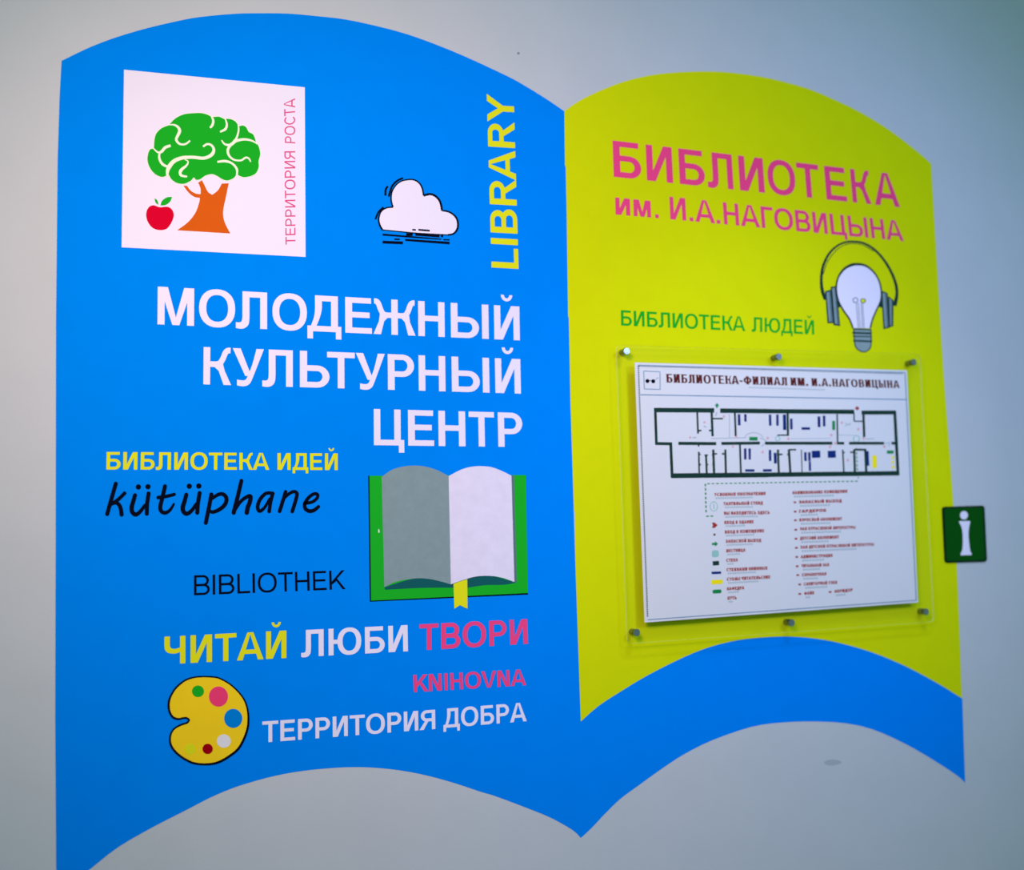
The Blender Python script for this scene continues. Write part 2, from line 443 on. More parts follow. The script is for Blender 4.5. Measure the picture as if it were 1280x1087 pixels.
def text(parent, txt, TL, TR, BR, BL, material, a, b_, weight=(.184, .155), xs=None, slant=0, track=0, space=.36, view=PHOTO,
         name='letter', joined=False, serif=False):
    """one mesh per letter; the four corners are cap-top and baseline ends in crop pixels; xs: measured ends of each letter along the baseline"""
    c = [wall_xz(*view.px(p), b_) for p in (TL, TR, BR, BL)]
    def at(s, v):
        bx = c[3][0] + (c[2][0] - c[3][0]) * s; bz = c[3][1] + (c[2][1] - c[3][1]) * s
        tx = c[0][0] + (c[1][0] - c[0][0]) * s; tz = c[0][1] + (c[1][1] - c[0][1]) * s
        return (bx + (tx - bx) * v, bz + (tz - bz) * v)
    gl = [(ch, glyph(ch, *weight, serif)) for ch in txt if ch != ' ']
    spans = []
    if xs:
        L2 = (c[2][0] - c[3][0]) ** 2 + (c[2][1] - c[3][1]) ** 2
        def frac(x):
            t = (x - BL[0]) / (BR[0] - BL[0])
            p = wall_xz(*view.px((x, BL[1] + (BR[1] - BL[1]) * t)), b_)
            return ((p[0] - c[3][0]) * (c[2][0] - c[3][0]) + (p[1] - c[3][1]) * (c[2][1] - c[3][1])) / L2
        spans = [(frac(p), frac(q)) for p, q in xs]
    else:
        u = 0; raw = []; first = True; prev = None; i = 0
        for ch in txt:
            if ch == ' ': u += space; continue
            w, l, r, _ = gl[i][1]; i += 1
            if not first: u += l + track
            first = False
            raw.append((u, u + w)); u += w + r
        tot = raw[-1][1]
        spans = [(p / tot, q / tot) for p, q in raw]
    sh = Shape(); out = []
    for (ch, (w, l, r, prims)), (s0, s1) in zip(gl, spans):
        if not joined: sh = Shape()
        f = lambda p: at(s0 + (s1 - s0) * (p[0] + slant * p[1]) / w, p[1])
        for k, pr in enumerate(prims):
            e = b_ + k * 2e-6
            if pr[0] == 'p': sh.slab([f(p) for p in pr[1]], a, e)
            else: sh.strip([f(p) for p in pr[1]], [f(p) for p in pr[2]], a, e, pr[3])
        if not joined: out.append(sh.build(name, material, parent))
    if joined: out = [sh.build(name, material, parent)]
    return out

def box(name, x0, x1, y0, y1, z0, z1, material, parent=None):
    v = [(x, y, z) for x in (x0, x1) for y in (y0, y1) for z in (z0, z1)]
    f = [(0, 1, 3, 2), (4, 6, 7, 5), (0, 4, 5, 1), (2, 3, 7, 6), (0, 2, 6, 4), (1, 5, 7, 3)]
    me = bpy.data.meshes.new(name); me.from_pydata(v, [], f); me.materials.append(material); me.update()
    bm = bmesh.new(); bm.from_mesh(me); bmesh.ops.recalc_face_normals(bm, faces=bm.faces); bm.to_mesh(me); bm.free()
    o = bpy.data.objects.new(name, me); COL.objects.link(o)
    if parent: o.parent = parent
    return o

# ------------------------------------------------------------------ setting
wall = box('wall_back', -2.5, 4.6, 0, .15, 0, 3.6, M_WALL); wall['kind'] = 'structure'
fl = box('floor', -2.5, 4.6, -4.5, .15, -.1, 0, M_FLOOR); fl['kind'] = 'structure'
d = Draw(PHOTO, 0, .00012)
d.poly(spline([(1030, 952), (1038, 949), (1048, 950), (1052, 953), (1044, 956), (1034, 956)], 3, True)).build('stain', M_STAIN, wall)
for x, y, r in ((648, 66.5, 1.6),):
    Draw(PHOTO, 0, .00012).ellipse(x, y, r, r, 10).build('speck', M_SPECK, wall)

# depths of the paint layers, metres in front of the wall
L1, L2, L3, L4, L5 = .0003, .0006, .0009, .0012, .0015

# ------------------------------------------------------------------ the painted book
mural = thing('book_mural', 'huge open book painted flat on the wall, blue left page and lime right page', 'mural', 650, 1060)
top_left = [(77, 76), (109, 60.5), (141, 48), (177, 37), (212, 28.5), (247.5, 21.5), (294, 17.2), (322, 16.6), (360, 17), (400, 20.5),
            (430, 24), (460, 30), (500, 40), (530, 50), (556, 60), (580, 70), (600, 79), (614, 85.5), (640, 98), (661, 110), (685, 125), (705.5, 139)]
bot_right = [(1203, 872.5), (1206.5, 978)]
low_arc = [(1206.5, 978), (1195, 968), (1165, 948.5), (1130, 928.5), (1090, 911), (1055, 903.5), (1020, 901.5), (980, 902.5), (940, 908),
           (890, 925), (855, 942.5), (828, 960), (794, 984.4), (775, 998.5), (755, 1018), (740, 1034), (726, 1047)]
left_low = [(726, 1047), (715.6, 1037), (689, 1022), (659, 1009.7), (620, 995), (600, 989), (570, 979), (536, 969.5), (500, 962.5), (465, 959),
            (437, 958.5), (410, 960), (380, 963), (350, 968), (320, 975.5), (290, 985), (262, 997), (235, 1011), (190, 1034), (147.6, 1058.6), (115, 1084), (90, 1103), (71, 1119)]
left_edge = [(71, 1119), (70.2, 1087), (69, 900), (69.5, 700), (70, 400), (72, 200), (74.5, 120), (77, 76)]
blue_outline = chain(top_left, [(705.5, 139), (726, 901.5)], n=3)
yel_low = [(726, 901.5), (747.5, 882.5), (775, 864.5), (810, 843.5), (855, 821), (890, 807.5), (925, 799.5), (960, 796), (990, 795.5),
           (1020, 798), (1050, 803.5), (1090, 815), (1130, 831.5), (1170, 852.5), (1202.5, 872.5)]
pts = chain(top_left, n=3) + [(709, 300), (713, 500), (719, 700)] + chain(yel_low, n=3) + [(1203, 873)] + chain(low_arc, n=3) + chain(left_low, n=3)[1:] + left_edge[1:-1]
Draw(PHOTO, 5e-5, L1).poly(pts).build('blue_page', M_BLUE, mural)
yel_top = [(705.5, 139), (722.5, 127), (745, 115.6), (775, 103.6), (801, 96.5), (827.5, 92), (861, 89.7), (895, 89.5), (925, 92), (962.5, 98),
           (1007.5, 110), (1037.5, 122), (1075, 140), (1112.5, 163), (1150, 192), (1164, 204.5)]
yel_right = [(1164, 204.5), (1172, 340), (1180, 470), (1189.8, 600), (1197, 725), (1202.5, 872.5)]
y_pts = chain(yel_top, n=3) + chain(yel_right, n=4)[1:] + chain(yel_low[::-1], n=3)[1:] + [(719.2, 700), (718.8, 640), (717.8, 638), (713, 500), (711.4, 398), (710.2, 395), (708.6, 280), (707.6, 210), (706.2, 206)]
Draw(PHOTO, 5e-5, L1 + 2e-5).poly(y_pts).build('lime_page', M_YEL, mural)

# ------------------------------------------------------------------ white square with the tree
t = thing('tree_emblem', 'white square at top left with green tree, red apple and rose lettering up its side', 'emblem', 268, 316)
Draw(PHOTO, L1, L2).poly([(155, 87), (381, 109), (382, 321), (152, 309)]).build('white_square', M_WHITE, t)
ZT = View(180, 130, 160 / 1023)
crown = [(205, 157), (250, 112), (320, 79), (400, 70), (460, 70), (510, 83), (545, 100), (600, 98), (640, 116), (665, 115), (700, 120), (735, 140), (760, 172),
         (790, 168), (820, 185), (838, 220), (872, 238), (890, 275), (898, 305), (920, 340), (932, 400), (918, 455), (920, 500), (900, 550), (860, 576), (800, 587),
         (760, 575), (742, 565), (720, 592), (670, 613), (625, 603), (580, 575), (540, 562), (490, 575), (450, 603), (415, 608), (398, 590), (375, 615),
         (320, 640), (260, 632), (215, 600), (192, 560), (180, 574), (140, 585), (85, 560), (45, 510), (25, 450), (32, 390), (50, 358), (75, 348),
         (80, 290), (95, 235), (140, 190), (195, 168)]
cr = Draw(ZT, L2, L3).poly(spline(crown, 3, True)).build('tree_crown', M_GREEN, t)
grooves = [([(196, 166), (240, 166), (272, 185), (285, 215), (270, 252), (258, 285), (285, 318), (330, 320), (368, 292)], (6, 16, 22, 18, 14, 12)),
           ([(538, 94), (553, 130), (548, 165), (528, 190)], (10, 16, 18, 14)), ([(646, 110), (662, 160), (650, 200), (608, 222)], (8, 14, 18, 12)),
           ([(752, 160), (756, 210), (740, 270), (715, 302)], (8, 12, 14, 16)), ([(620, 288), (645, 320), (690, 326), (735, 295), (800, 282), (860, 292), (905, 318)], (8, 14, 22, 18, 14, 8)),
           ([(695, 325), (670, 365), (680, 412), (720, 445), (775, 450), (812, 428), (838, 435), (853, 462)], (18, 18, 14, 12, 14, 12, 8)),
           ([(213, 332), (170, 347), (140, 380), (110, 385), (72, 350)], (18, 20, 20, 12, 8)), ([(126, 380), (122, 430), (148, 480), (200, 505)], (12, 16, 18, 14)),
           ([(186, 580), (192, 520), (235, 460), (305, 430), (390, 425), (480, 432), (540, 405), (558, 365), (540, 330), (505, 320), (472, 340)], (12, 30, 26, 22, 22, 24, 16, 14, 14)),
           ([(325, 443), (352, 458), (340, 490), (295, 530), (295, 568), (345, 580)], (6, 8, 14, 22, 18, 12)), ([(586, 462), (650, 456), (705, 475), (742, 520), (742, 570)], (14, 18, 14, 16, 12))]
Draw(ZT, L2, L3 + 2e-5).line(crown, 5, 3, True).build('crown_edge', M_CREAM, cr)
for gi, (g, w) in enumerate(grooves):
    w = [x * 1.15 for x in w]
    Draw(ZT, L3, L3 + 1e-4 + gi * 4e-6).line(g, w, 5).build('groove', M_CREAM, cr)
trunk = chain([(462, 608), (482, 645), (510, 700), (545, 725)], [(545, 725), (590, 690), (622, 635)], [(622, 635), (677, 633)],
              [(677, 633), (655, 740), (632, 860), (645, 945), (690, 1034)], [(690, 1034), (265, 1008)], [(265, 1008), (350, 945), (410, 870), (440, 790), (447, 750)],
              [(447, 750), (400, 740), (355, 705), (315, 652)], [(315, 652), (342, 652)], [(342, 652), (375, 693), (415, 715), (452, 720)], [(452, 720), (452, 675), (433, 628)], n=4)
Draw(ZT, L2, L3 - 1e-4).poly(trunk).build('tree_trunk', M_TRUNK, t)
ap = Draw(ZT, L2, L3).poly(spline([(125, 824), (75, 808), (35, 828), (17, 880), (30, 940), (70, 990), (130, 1007), (185, 993), (225, 935), (238, 880), (218, 836), (180, 820)], 5, True)).build('apple', M_RED, t)
Draw(ZT, L2, L3).poly(chain([(83, 753), (106, 768), (117, 806)], [(117, 806), (94, 788), (83, 753)])).build('leaf', M_GREEN, ap)
Draw(ZT, L2, L3).poly(chain([(131, 810), (145, 772), (185, 745), (225, 742)], [(225, 742), (208, 780), (172, 806), (131, 810)])).build('leaf', M_GREEN, ap)
VT = View(340, 110, 50 / 259)
text(t, 'ТЕРРИТОРИЯ', (88, 1024), (80, 420), (150, 408), (152, 1012), M_PINK2, L2, L3, (.13, .12), slant=.16, view=VT, track=.04)
text(t, 'РОСТА', (84, 364), (77, 86), (149, 66), (150, 358), M_PINK2, L2, L3, (.13, .12), slant=.16, view=VT, track=.04)

# ------------------------------------------------------------------ cloud
t = thing('cloud_drawing', 'small white cloud with black outline and speed lines on the blue page', 'drawing', 522, 304)
ZC_ = View(460, 210, 130 / 1280)
segs = [[(178, 760), (145, 700), (132, 620), (160, 535), (225, 490), (308, 480)], [(308, 480), (286, 400), (292, 300), (335, 220), (400, 165), (480, 143), (560, 143), (625, 178), (667, 245), (685, 338)],
        [(685, 338), (765, 320), (835, 348), (888, 415), (912, 522)], [(912, 522), (1000, 540), (1075, 595), (1105, 665), (1100, 745), (1055, 805), (980, 822)], [(980, 822), (600, 800), (178, 760)]]
Draw(ZC_, L1, L2).poly(chain(*segs, n=6)).build('cloud_body', M_WHITE, t)
o = Draw(ZC_, L2, L3)
for s_, w in zip(segs, ((23, 19, 17), (19, 17, 20), (28, 25), (19, 23, 25, 19), (13, 13))): o.line(s_, w, 6)
o.build('outline', M_BLACK, t)
for p, w in (([(433, 122), (360, 155), (295, 225), (255, 350)], 19), ([(243, 222), (217, 270), (215, 338)], 21), ([(190, 482), (130, 540), (92, 630)], 18),
             ([(545, 757), (590, 760)], 16), ([(620, 758), (760, 770)], 18), ([(180, 818), (900, 875)], (20, 14, 12)), ([(470, 815), (550, 818)], 26),
             ([(582, 814), (880, 838)], (28, 24)), ([(897, 836), (925, 838)], 20), ([(325, 875), (392, 877)], 16), ([(928, 881), (1005, 883)], 13),
             ([(180, 910), (430, 920)], 28), ([(458, 883), (1005, 922)], (20, 26))):
    w = [x * 1.2 for x in w] if isinstance(w, tuple) else w * 1.2
    Draw(ZC_, L1, L3 + 5e-5).line(p, w, 4 if len(p) > 2 else 0).build('stroke', M_BLACK, t)

# ------------------------------------------------------------------ lettering on the blue page
def lettering(label, px, py): return thing('lettering', label, 'lettering', px, py)
VL = View(450, 100, 270 / 1174)
t = lettering('yellow word LIBRARY running up the blue page beside the spine', 630, 335)
text(t, 'LIBRARY', (715, 1018), (689, 75), (835, 85), (862, 1026), M_YELL, L1, L2, (.19, .16), view=VL)
t = lettering('large white word МОЛОДЕЖНЫЙ, topmost of the three big white lines', 425, 428)
text(t, 'МОЛОДЕЖНЫЙ', (197.2, 358), (649.2, 383), (649.9, 425.3), (196.8, 405.2), M_WHITE, L1, L2,
     xs=[(196.8, 242.5), (248.7, 293.9), (294.8, 333.9), (340.5, 383.7), (384.3, 426.7), (431.6, 465), (467.8, 518.6), (523, 556), (563.8, 611), (618, 649.9)])
t = lettering('large white word КУЛЬТУРНЫЙ, middle one of the three big white lines', 452, 494)
text(t, 'КУЛЬТУРНЫЙ', (254.6, 433.5), (650.3, 448.7), (651.2, 491.8), (254.2, 480.2), M_WHITE, L1, L2,
     xs=[(254.2, 288), (290.7, 329.8), (327.8, 366), (374.9, 412), (409, 443.7), (445, 481.3), (485, 518), (523.6, 557), (565, 612), (619.4, 651.2)])
t = lettering('large white word ЦЕНТР right above the drawn open book', 560, 568)
text(t, 'ЦЕНТР', (467.2, 510.9), (652.5, 516), (653.5, 558.6), (467.4, 556.2), M_WHITE, L1, L2,
     xs=[(467.4, 505.4), (510.3, 542.7), (548.4, 582), (586.4, 618.2), (623, 653.5)])
V5 = View(120, 550, 330 / 1280)
t = lettering('small yellow words БИБЛИОТЕКА ИДЕЙ above the black handwritten word', 277, 592)
text(t, 'БИБЛИОТЕКА', (52, 57), (840, 62), (840, 143.5), (50, 142), M_YELL, L1, L2, view=V5)
text(t, 'ИДЕЙ', (880, 62.5), (1172, 64), (1172, 145), (880, 143.5), M_YELL, L1, L2, view=V5)
t = lettering('thin black word BIBLIOTHEK left of the drawn open book', 335, 746)
text(t, 'BIBLIOTHEK', (475, 655), (1205, 630), (1208, 722), (475, 752), M_BLACK, L1, L2, (.125, .115), view=V5)
t = lettering('yellow word ЧИТАЙ at the start of the row above the palette', 282, 832)
text(t, 'ЧИТАЙ', (205.6, 795.6), (358, 787.7), (358, 822.1), (205.6, 830), M_YELL, L1, L2)
t = lettering('white word ЛЮБИ between the yellow and the pink words of its row', 443, 820)
text(t, 'ЛЮБИ', (376.5, 787.4), (509.4, 780.9), (510, 813.7), (376.5, 820.9), M_WHITE, L1, L2)
t = lettering('bold pink word ТВОРИ under the drawn open book', 592, 812)
text(t, 'ТВОРИ', (524.3, 780.1), (658.8, 773.4), (660, 804.3), (524.3, 812.7), M_PINK, L1, L2)
t = lettering('small pink word KNIHOVNA between the pink and the white rows', 588, 864)
text(t, 'KNIHOVNA', (516.5, 843.4), (657.3, 836.1), (657.9, 856.1), (517.3, 864.9), M_PINK, L1, L2, (.19, .155), track=-.02)
t = lettering('white words ТЕРРИТОРИЯ ДОБРА to the right of the palette, lowest row', 495, 925)
text(t, 'ТЕРРИТОРИЯ', (327.9, 901.6), (543.9, 886.6), (544.3, 910.8), (327.9, 927.9), M_WHITE, L1, L2, track=-.01)
text(t, 'ДОБРА', (554.4, 885.6), (657.8, 877.6), (658.5, 901), (554.4, 909.6), M_WHITE, L1, L2)

# handwritten word, one mesh per letter
t = lettering('black handwritten word kütüphane under small yellow words', 266, 655)
VA, VB = View(120, 580, .125), View(260, 580, .125)
WORD = [
    (VA, [([(198, 195), (155, 345), (112, 498)], 42), ([(286, 290), (225, 350), (150, 402)], (38, 36)), ([(165, 392), (210, 388), (243, 430), (256, 503)], (36, 44))], []),
    (VA, [([(390, 310), (372, 375), (357, 430), (364, 480), (398, 503), (440, 475), (490, 410)], (42, 46, 44, 34)), ([(526, 292), (512, 390), (508, 495)], 42)], [(424, 227), (520, 225)]),
    (VA, [([(690, 220), (665, 330), (643, 425), (655, 472), (695, 485), (740, 458), (778, 398)], (42, 42, 40, 24)), ([(622, 333), (700, 322), (783, 302)], (38, 34))], []),
    (VA, [([(903, 304), (886, 370), (868, 430), (876, 475), (908, 495), (955, 465), (1005, 395)], (42, 46, 44, 34)), ([(1036, 288), (1020, 390), (1013, 485)], 42)], [(933, 220), (1028, 218)]),
    (VB, [([(34, 302), (10, 430), (-22, 586)], 42), ([(45, 340), (105, 302), (155, 302), (185, 345), (168, 405), (110, 455), (50, 478), (22, 470)], (34, 38, 42, 42, 38, 34))], []),
    (VB, [([(334, 166), (298, 320), (257, 484)], (40, 44)), ([(272, 455), (325, 375), (385, 328), (425, 322), (418, 380), (398, 430), (388, 484)], (30, 38, 46, 46))], []),
    (VB, [([(648, 290), (580, 292), (522, 350), (497, 420), (508, 465), (535, 462), (575, 420), (615, 345)], (34, 38, 38, 34, 26)), ([(648, 292), (625, 380), (612, 472)], 38)], []),
    (VB, [([(776, 276), (745, 380), (716, 470)], 38), ([(738, 372), (790, 312), (850, 275), (888, 290), (880, 350), (843, 472)], (26, 34, 38, 38))], []),
    (VB, [([(966, 390), (1040, 378), (1088, 342), (1096, 305), (1062, 296), (1010, 330), (970, 390), (972, 440), (1010, 468), (1060, 460), (1105, 424)], (34, 32, 34, 34, 38, 40, 34))], [])]
for v, strokes, dots in WORD:
    dr = Draw(v, L1, L2)
    for k, (p, w) in enumerate(strokes):
        dr.b = L2 + k * 3e-6; dr.line(p, w, 6, caps=True)
    for x, y in dots: dr.ellipse(x, y, 27, 27, 20)
    dr.build('letter', M_BLACK, t)

# ------------------------------------------------------------------ drawn open book
t = thing('open_book_drawing', 'drawn open book with green cover, grey and white pages and yellow ribbon', 'drawing', 560, 750)
ZB = View(440, 560, 240 / 1186)
Draw(ZB, L1, L1 + 1e-4).poly([(100, 170), (300, 170), (1080, 880), (1089, 904), (110, 948)]).build('cover_shadow', M_BLACK, t)
Draw(ZB, L1, L2).poly([(108, 170), (1074, 165), (1087, 894), (118, 941)]).build('cover', M_COVER, t)
Draw(ZB, L2, L2 + 1e-4).poly(chain([(200, 858), (420, 800), (612, 838)], [(612, 838), (760, 790), (850, 784), (1016, 830)], [(1016, 830), (940, 843), (820, 846), (700, 862), (625, 861)], [(625, 861), (420, 863), (205, 874)], [(205, 874), (200, 858)])).build('page_underside', M_DGREEN, t)
Draw(ZB, L2, L2 + 1.5e-4).poly([(984, 168), (1001, 168), (1019, 828), (1002, 826)]).build('page_edge', M_GREYD, t)
Draw(ZB, L2, L3).poly(chain([(183, 178), (250, 132), (340, 110), (430, 110), (520, 133), (597, 172)], [(597, 172), (611, 840)], [(611, 840), (530, 818), (450, 804), (370, 806), (270, 825), (200, 858)], [(200, 858), (183, 178)])).build('left_page', M_GREY, t)
Draw(ZB, L2, L3).poly(chain([(597, 172), (680, 130), (760, 112), (850, 115), (920, 138), (985, 170)], [(985, 170), (1003, 826)], [(1003, 826), (930, 800), (850, 788), (760, 793), (680, 816), (611, 840)], [(611, 840), (597, 172)])).build('right_page', M_SMUDGED, t)
Draw(ZB, L3, L4).poly([(627, 838), (660, 825), (712, 809), (714, 992), (667, 969), (632, 991)]).build('ribbon', M_YELL, t)
Draw(ZB, L2, L3).poly([(163, 500), (168, 500), (171, 520), (162, 522)]).build('paint_chip', M_WHITE, t)

# ------------------------------------------------------------------ palette
t = thing('palette_drawing', "painter's palette drawn in yellow with six paint dabs and black outline", 'drawing', 262, 955)
ZP = View(200, 835, 120 / 1003)
out = [(470, 86), (545, 90), (620, 104), (740, 172), (850, 283), (905, 390), (924, 530), (905, 665), (830, 825), (725, 918), (600, 985), (470, 1003), (335, 985), (200, 908), (120, 815),
       (106, 720), (140, 640), (215, 592), (280, 570), (303, 541), (280, 520), (240, 520), (190, 530), (132, 508), (96, 440), (93, 350), (125, 265), (180, 190), (270, 122), (370, 92)]
Draw(ZP, L1, L2).poly(spline(out, 5, True)).build('palette_board', M_PAL, t)
Draw(ZP, L2, L3).line(out + [out[0]], (16, 16, 16, 16, 16, 18, 22, 24, 26, 26, 26, 22, 24, 24, 24, 20, 18, 20, 20, 20, 20, 20, 22, 24, 24, 24, 20, 20, 18, 16, 16), 5).build('outline', M_BLACK, t)
for m, cx, cy, rx, ry, lb in ((M_GREEN, 397, 240, 63, 61, 'green paint dab'), (M_BLOB_P, 611, 295, 100, 106, 'large pink paint dab'), (M_BLOB_B, 765, 523, 95, 100, 'large blue paint dab'),
                              (M_BLOB_W, 667, 760, 73, 70, 'off-white paint dab'), (M_DRED, 498, 842, 54, 54, 'dark red paint dab'), (M_BLOB_L, 316, 845, 57, 55, 'lime paint dab')):
    Draw(ZP, L2, L3).ellipse(cx, cy, rx, ry).build('paint_dab', m, t)['label'] = lb

# ------------------------------------------------------------------ lime page
V1 = View(740, 160, 410 / 1280)
t = lettering('big pink word БИБЛИОТЕКА across the top of the lime page', 945, 245)
text(t, 'БИБЛИОТЕКА', (80, 48), (1190, 180.6), (1203, 309), (85, 190), M_PINK, L1, L2, view=V1,
     xs=[(85, 194), (215, 317), (343, 443), (453, 553), (578, 675), (690, 798), (806, 892), (916, 997), (1018, 1090), (1105, 1203)])
t = lettering('smaller pink line им. И.А.НАГОВИЦЫНА below the big pink word', 945, 288)
text(t, 'им.', (90, 246.5), (258, 264.5), (262, 352), (92, 337), M_PINK, L1, L2, (.18, .15), view=V1, xs=[(92, 150), (163, 231), (247, 261)])
text(t, 'И.А.НАГОВИЦЫНА', (302, 267), (1208, 363), (1218, 441), (306, 355.5), M_PINK, L1, L2, (.18, .15), view=V1, track=-.01)
V7 = View(750, 370, 290 / 1280)
t = lettering('small green words БИБЛИОТЕКА ЛЮДЕЙ left of the drawn light bulb', 897, 415)
text(t, 'БИБЛИОТЕКА', (115, 77), (800, 113.5), (802, 193), (117, 162), M_GREEN2, L1, L2, (.175, .145), view=V7)
text(t, 'ЛЮДЕЙ', (837, 115), (1180, 133), (1182, 212), (837, 195), M_GREEN2, L1, L2, (.175, .145), view=V7)

t = thing('light_bulb_drawing', 'drawn white light bulb wearing grey headphones on the lime page', 'drawing', 1078, 440)
ZU = View(1010, 290, 130 / 883)
bulb = [(382, 815), (352, 738), (295, 655), (255, 575), (240, 480), (255, 390), (300, 320), (360, 282), (420, 272), (490, 285), (555, 335), (600, 405), (622, 490), (618, 580), (580, 665), (547, 745), (530, 815)]
hb = Draw(ZU, L1, L2)
hb.line([(150, 572), (122, 500), (113, 400), (128, 290), (175, 190), (240, 122), (310, 88), (380, 80), (470, 93), (560, 145), (640, 230), (705, 335), (745, 440), (755, 530), (735, 625)], (32, 28, 24, 22, 20, 16, 16, 17, 17, 19, 20, 22, 24, 25, 36), 5)
hb.line([(128, 360), (165, 255), (235, 160), (310, 110), (390, 96), (470, 112), (560, 165)], 6, 5)
hb.build('headband', M_P_DARK, t)
for nm, pads, pins in (('earcup', [[(150, 505), (195, 492), (218, 768), (170, 768)], [(198, 468), (240, 462), (268, 792), (222, 785)]], [(252, 590), (262, 640)]),
                 ('earcup', [[(684, 548), (722, 580), (720, 795), (690, 802)], [(625, 500), (672, 520), (690, 808), (645, 818)]], [(622, 570), (618, 640)])):
    e = Draw(ZU, L1, L2 + 1e-5)
    for p in pads: e.poly(p)
    e = e.build(nm, M_GREYD, t)
    for p in pads:
        ln = Draw(ZU, L2, L3); ln.line(p, 9, 0, True)
        mid = [((p[0][0] + p[1][0]) / 2, (p[0][1] + p[1][1]) / 2), ((p[2][0] + p[3][0]) / 2, (p[2][1] + p[3][1]) / 2)]
        ln.build('cushion_outline', M_P_DARK, e)
        q = [(p[0][0] + 9, p[0][1] + 12), (mid[0][0] + 4, mid[0][1] + 8), (mid[1][0] + 2, mid[1][1] - 8), (p[3][0] + 9, p[3][1] - 12)]
        Draw(ZU, L2, L3 + 1e-5).poly(q).build('cushion', M_GREY, e)
    Draw(ZU, L1, L2 + 2e-5).line(pins, 22).build('hinge', M_P_DARK, t)
Draw(ZU, L1, L2 + 3e-5).poly(spline(bulb, 5)).build('bulb_glass', M_WHITE, t)
Draw(ZU, L2, L3).line(bulb, (13, 13, 14, 16, 14, 14, 19, 23, 21, 18, 14, 13, 14, 14, 13, 13, 13), 5).build('outline', M_P_DARK, t)
fm = Draw(ZU, L2, L3 + 2e-5)
fm.ring(403, 578, 24, 24, 7); fm.ring(468, 583, 24, 22, 7)
for a_, b_ in (((410, 600), (428, 815)), ((427, 600), (444, 815)), ((452, 605), (462, 815)), ((465, 605), (477, 815))): fm.line([a_, b_], 5)
fm.build('filament', M_GREYD, t)
Draw(ZU, L2, L3).ellipse(468, 583, 17, 16, 16).build('filament_loop', M_YEL, t)
Draw(ZU, L1, L2 + 4e-5).poly(chain([(385, 818), (535, 822)], [(535, 822), (536, 960), (510, 1003), (465, 1015), (415, 992), (395, 940), (385, 818)])).build('screw_base', M_GREY, t)
th = Draw(ZU, L2, L3 + 4e-5)
for a_, b_, w in (((382, 822), (532, 826), 12), ((376, 854), (542, 860), 15), ((380, 884), (540, 887), 9), ((384, 921), (544, 928), 14)): th.line([a_, b_], w)
th.line([(388, 820), (396, 940), (416, 990), (465, 1016), (512, 1003), (537, 955), (536, 825)], 8, 4)
th.build('thread', M_P_DARK, t)

# ------------------------------------------------------------------ floor plan board on standoffs
PB, PF = .019, .0235                      # back and front of the clear plate
SB, SF = PF, PF + .0022                   # printed sheet bonded to its front
board = thing('floor_plan_board', 'clear acrylic board with printed library floor plan, held off the wall by steel pins', 'sign', 970, 800, PB)
def rounded(c, r, n=5):
    out_ = []
    for i in range(4):
        p, a, b = c[i], c[i - 1], c[(i + 1) % 4]
        la, lb = math.dist(p, a), math.dist(p, b)
        pa = (p[0] + (a[0] - p[0]) / la * r, p[1] + (a[1] - p[1]) / la * r)
        pb = (p[0] + (b[0] - p[0]) / lb * r, p[1] + (b[1] - p[1]) / lb * r)
        for k in range(n + 1):
            s_ = k / n
            out_.append(((1 - s_) ** 2 * pa[0] + 2 * s_ * (1 - s_) * p[0] + s_ * s_ * pb[0], (1 - s_) ** 2 * pa[1] + 2 * s_ * (1 - s_) * p[1] + s_ * s_ * pb[1]))
    return out_
plate_c = [(770.5, 431), (1150.5, 442.5), (1168, 777), (784.5, 804.5)]
rp = rounded(plate_c, 7)
pl = Draw(PHOTO, PB, PF).poly(rp).build('acrylic_plate', M_ACRYL, board)
pl.data.materials.append(M_EDGE)
for p in pl.data.polygons[2:]: p.material_index = 1
sheet_c = [(793.5, 452.8), (1133.6, 462.8), (1147.6, 752.7), (806, 777.8)]
sh = Draw(PHOTO, SB, SF).poly(sheet_c).build('printed_sheet', M_SHEET, board)
sh.data.materials.append(M_SHEETE)
for p in sh.data.polygons[2:]: p.material_index = 1
I1, I2 = SF, SF + .0001
P3, P4 = View(760, 420, 200 / 1087), View(950, 420, 230 / 1250)
P5, P6 = View(760, 600, 200 / 945), View(950, 590, 310 / 1280)
p = Draw(PHOTO, I1, I2)
fr = [(797.6, 456.3), (1131.3, 465.6), (1145.3, 750), (809.6, 774.4)]
for i in range(3): p.line([fr[i], fr[(i + 1) % 4]], 1.2)
p.line([(800.6, 493.2), (1134, 499.3)], 1.3)
p.build('border_line', M_P_LINE, sh)
p = Draw(PHOTO, I1, I2 + 1e-5)                               # dotted inner edge on the left and along the top rule
def dotted(dr, a, b, step, on, w):
    L = math.dist(a, b); n = int(L / step)
    for i in range(n):
        s0 = i * step / L; s1 = (i * step + on) / L
        dr.line([(a[0] + (b[0] - a[0]) * s0, a[1] + (b[1] - a[1]) * s0), (a[0] + (b[0] - a[0]) * s1, a[1] + (b[1] - a[1]) * s1)], w)
dotted(p, (797.9, 457), (809.6, 773), 2.6, 1.5, 1.8)
dotted(p, (799, 457.6), (1130, 467), 2.6, 1.3, 1.1)
p.build('dotted_border', M_P_DARK, sh)['kind'] = 'stuff'
